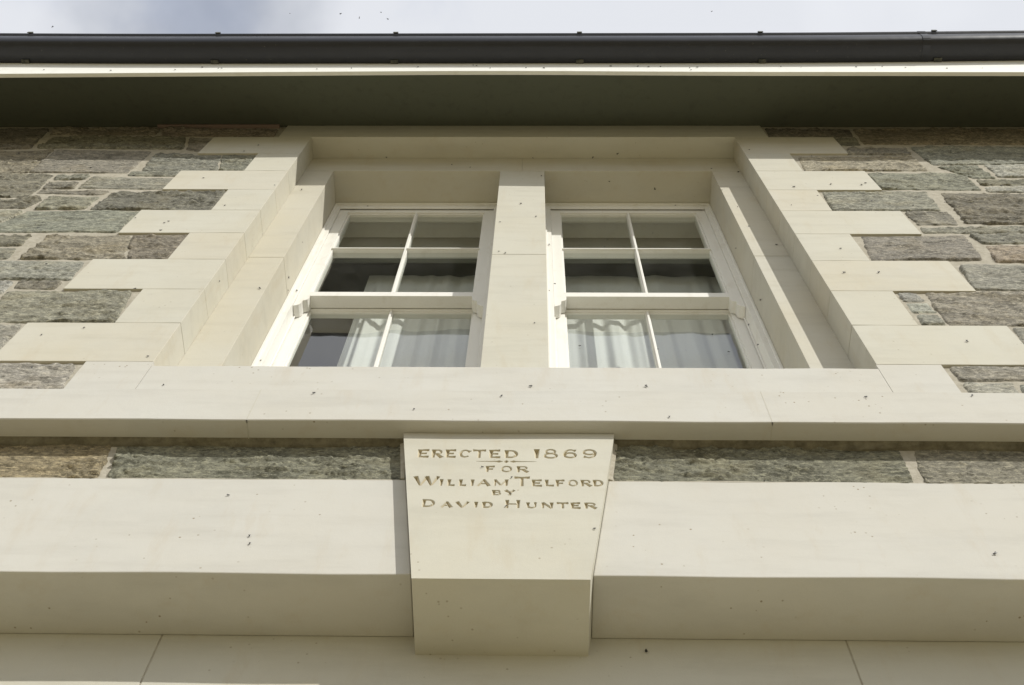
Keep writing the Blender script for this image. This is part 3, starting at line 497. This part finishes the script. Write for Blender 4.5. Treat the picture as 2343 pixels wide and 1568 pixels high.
# ---- sash windows
def build_window(x0, x1):
    z0, zt, zh = 3.235, 5.803, 5.735
    L = MB()      # box frame
    L.box(x0, x0+.033, .297, .47, z0, zt-.001); L.box(x1-.033, x1, .297, .47, z0, zt-.001); L.box(x0+.033, x1-.033, .297, .303, zh, zt-.001); L.box(x0+.033, x1-.033, .303, .47, zh+.03, zt-.001)
    L.box(x0+.033, x0+.040, .355, .362, z0, zh); L.box(x1-.040, x1-.033, .355, .362, z0, zh)   # parting beads
    L.box(x0+.001, x0+.012, .289, .297, z0, zt-.012); L.box(x1-.012, x1-.001, .289, .297, z0, zt-.012); L.box(x0+.001, x1-.001, .289, .297, zt-.012, zt-.002)  # scribe mould
    win = L.build('sash_window', 'paint', house, .0015)
    a, b = x0+.034, x1-.034; st_ = .047; mid = (a+b)/2
    def sash(name, y0, y1, zb, ztp, bot, top, bars):
        g0, g1 = a+st_, b-st_
        s = MB()
        s.box(a, g0, y0, y1, zb, ztp); s.box(g1, b, y0, y1, zb, ztp)
        s.box(g0, g1, y0, y1, zb, zb+bot); s.box(g0, g1, y0, y1, ztp-top, ztp)
        # ovolo lip around the panes
        q = .007; yy = y0+.010
        s.box(g0, g0+q, yy, y1-.005, zb+bot, ztp-top); s.box(g1-q, g1, yy, y1-.005, zb+bot, ztp-top); s.box(g0+q, g1-q, yy, y1-.005, ztp-top-q, ztp-top)
        s.box(g0+q, g1-q, yy, y1-.005, zb+bot, zb+bot+.004)
        zz = zb+bot; zc = ztp-top; bars_z = bars; hw = .0085
        # glazing bars: thin nose, wider body behind
        s.box(mid-hw, mid+hw, y0+.010, y1-.005, zz+.004, zc-q); s.box(mid-.0045, mid+.0045, y0+.001, y0+.010, zz, zc)
        for z in bars_z:
            for u0, u1 in ((g0+q, mid-hw), (mid+hw, g1-q)):
                s.box(u0, u1, y0+.010, y1-.005, z-.0075, z+.0075)
            s.box(g0, mid-.0045, y0+.001, y0+.010, z-.0045, z+.0045); s.box(mid+.0045, g1, y0+.001, y0+.010, z-.0045, z+.0045)
        so_ = s.build(name, 'paint', win, .0012)
        lv = [zz]+list(bars_z)+[zc]
        for u0, u1 in ((g0+.002, mid-.002), (mid+.002, g1-.002)):
            for c0, c1 in zip(lv[:-1], lv[1:]):
                ym = y0+.024; t1, t2 = random.uniform(-.0012, .0012), random.uniform(-.0012, .0012)-(.0078*(c1-c0) if name == 'lower_sash' else 0)
                link('pane', [(u0, ym, c0+.001), (u1, ym+t1, c0+.001), (u1, ym+t1+t2, c1-.001), (u0, ym+t2, c1-.001)], [(0, 1, 2, 3)], 'glass', win)
        return so_
    sash('upper_sash', .309, .366, 4.551, zh+.018, .046, .053, [5.160])
    sash('lower_sash', .369, .412, z0, 4.592, .075, .050, [3.915])
    # horns below the meeting rail: ogee scrolls in side view (x, z), full sash depth
    for s in (-1, 1):
        e = a if s < 0 else b
        pr = [(0, 4.552), (.053, 4.552), (.053, 4.528), (.049, 4.512), (.040, 4.503), (.031, 4.499), (.030, 4.488), (.029, 4.472), (.022, 4.455), (.010, 4.446), (0, 4.442)]
        P = [(e+p*(-s), z) for p, z in pr]
        h = MB(); h.prism_y(P, .309, .366); h.build('sash_horn', 'paint', win, .0015)
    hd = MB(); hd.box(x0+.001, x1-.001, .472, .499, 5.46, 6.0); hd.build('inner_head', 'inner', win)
    return win
w1 = build_window(-1.051, -.180); w2 = build_window(.049, .917)
tag(w1, 'left white sash of the pair with its curtain drawn to the right'); tag(w2, 'right white sash of the pair with curtain folds across it')

# room behind the windows
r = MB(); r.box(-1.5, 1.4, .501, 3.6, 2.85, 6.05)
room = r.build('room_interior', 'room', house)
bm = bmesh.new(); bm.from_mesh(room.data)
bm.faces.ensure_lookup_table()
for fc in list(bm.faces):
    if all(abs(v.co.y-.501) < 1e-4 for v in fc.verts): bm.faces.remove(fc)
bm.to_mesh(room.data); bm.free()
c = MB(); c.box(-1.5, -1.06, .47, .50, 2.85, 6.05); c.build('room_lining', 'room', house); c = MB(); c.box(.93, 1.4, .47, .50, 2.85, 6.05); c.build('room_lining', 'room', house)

def curtain(name, xa, xb, y, z0, z1, folds, label, amp=.019, seed=0):
    nx = 160; nz_ = 30; vs = []; fs = []
    for k_ in range(nz_+1):
        v = k_/nz_
        for i in range(nx+1):
            u = i/nx; ph = folds*2*math.pi*(u+.035*noise.noise(Vector((u*4, seed, v*.4))))
            am = amp*(.6+.6*noise.noise(Vector((u*5, seed+3, 0)))+.15*v)*min(1, .12+v*4)
            yy = y+am*(math.sin(ph)+.3*math.sin(2.3*ph+seed))+.01*noise.noise(Vector((u*9, v*3, seed)))
            x = xa+(xb-xa)*u+.004*noise.noise(Vector((v*2.2, u*2, seed+7)))
            vs.append((x, yy, z1+(z0-z1)*v))
    for k_ in range(nz_):
        for i in range(nx): a = k_*(nx+1)+i; fs.append((a, a+1, a+nx+2, a+nx+1))
    return tag(link(name, vs, fs, 'curtain', None, smooth=True), label, 'curtain', 'white curtains behind the sash windows')
curtain('curtain', -.855, -.08, .60, 3.0, 5.54, 7, 'white curtain drawn to the right side behind the left window', seed=1)
curtain('curtain', .03, 1.0, .60, 3.0, 5.54, 8, 'white curtain with tall folds behind the right window', seed=5)

# ------------------------------------------------------------------ flies
def fly_mesh():
    bm = bmesh.new()
    def ell(c, r, seg=8):
        ret = bmesh.ops.create_uvsphere(bm, u_segments=seg, v_segments=6, radius=1)
        for v in ret['verts']: v.co = Vector((c[0]+v.co.x*r[0], c[1]+v.co.y*r[1], c[2]+v.co.z*r[2]))
    ell((-.0016, 0, .0015), (.0026, .0014, .0012)); ell((.0012, 0, .0017), (.0014, .0012, .0012)); ell((.0029, 0, .0016), (.0008, .0011, .0009))
    for s in (-1, 1):
        vs = [bm.verts.new(p) for p in ((.001, s*.0008, .0028), (-.0018, s*.0022, .0030), (-.0046, s*.0024, .0026), (-.0042, s*.0008, .0027))]
        bm.faces.new(vs)
        for lx in (-.001, .0008, .0024):
            a = bm.verts.new((lx, s*.001, .001)); b = bm.verts.new((lx+.0003, s*.001, .0012)); c = bm.verts.new((lx*1.8, s*.0029, 0)); bm.faces.new((a, b, c))
    me = bpy.data.meshes.new('fly'); bm.to_mesh(me); bm.free(); me.materials.append(M['fly']); return me
FM = fly_mesh()
AREA = dict(left_stone='grey rubble stones left of the window', left_quoin='cream quoins left of the window', left_jamb='recessed cream jamb left of the left window', left_reveal='sunlit reveal left of the left window',
 mullion='cream stone mullion between the two windows', top_lintel='shaded lintel above the two windows', right_jamb='recessed cream jamb right of the right window', right_quoin='cream quoins right of the window', right_stone='grey rubble stones right of the window',
 sill='cream window sill', string='projecting string course under the sill', low_lintel_left='broad pale lintel left of the keystone', low_lintel_right='broad pale lintel right of the keystone', keystone='carved keystone face', low_wall='shaded wall below the lintel right of the keystone',
 left_frame='white frame of the left window', right_frame='white frame of the right window', left_glass='glass of the left window', right_glass='glass of the right window', fascia_left='white fascia board at the left end of the eaves', fascia_mid='white fascia board above the windows', fascia_right='white fascia board at the right end of the eaves')
def put_fly(p, nrm, label, group, s=1.0):
    o = bpy.data.objects.new('fly', FM); COL.objects.link(o)
    q = Vector(nrm).to_track_quat('Z', 'Y'); o.rotation_mode = 'QUATERNION'
    from mathutils import Quaternion
    o.rotation_quaternion = q @ Quaternion((0, 0, 1), random.uniform(0, 6.28)); o.location = p; o.scale = (s, s, s)
    tag(o, label, 'fly', group)
for ar, lst in FLIES.items():
    for p, md in lst:
        nrm = {'y': (0, -1, 0), 'z': (0, 0, -1), 'x': (1, 0, 0) if p[0] < 0 else (-1, 0, 0)}[md]
        if abs(p[1]-.122) < .001: p = (p[0], YI, p[2])
        if abs(p[1]+.37) < .001: p = (p[0], -.3645, p[2]+.03)
        if abs(p[2]-5.822) < .001: p = (p[0], p[1], 5.803)
        q = Vector(p)+Vector(nrm)*.001
        big = {'low_lintel_right': 1.35, 'low_lintel_left': 1.0, 'low_wall': 1.4, 'keystone': .9}.get(ar, random.uniform(.9, 1.7))
        if ar in ('left_stone', 'right_stone'): q.y -= .003
        grp = 'flies on the '+AREA[ar]
        put_fly(q, nrm, 'small dark fly resting on the '+AREA[ar], grp, big)
for i, p in enumerate(AIR):
    put_fly(p, (random.uniform(-1, 1), random.uniform(-1, 1), random.uniform(-1, 1)), 'dark fly in the air above the gutter at the far left of the photo' if i == 0 else ('dark fly in the air above the gutter right of centre' if i == 6 else 'dark fly in the air above the gutter left of centre'), 'flies in the air', 1.1)
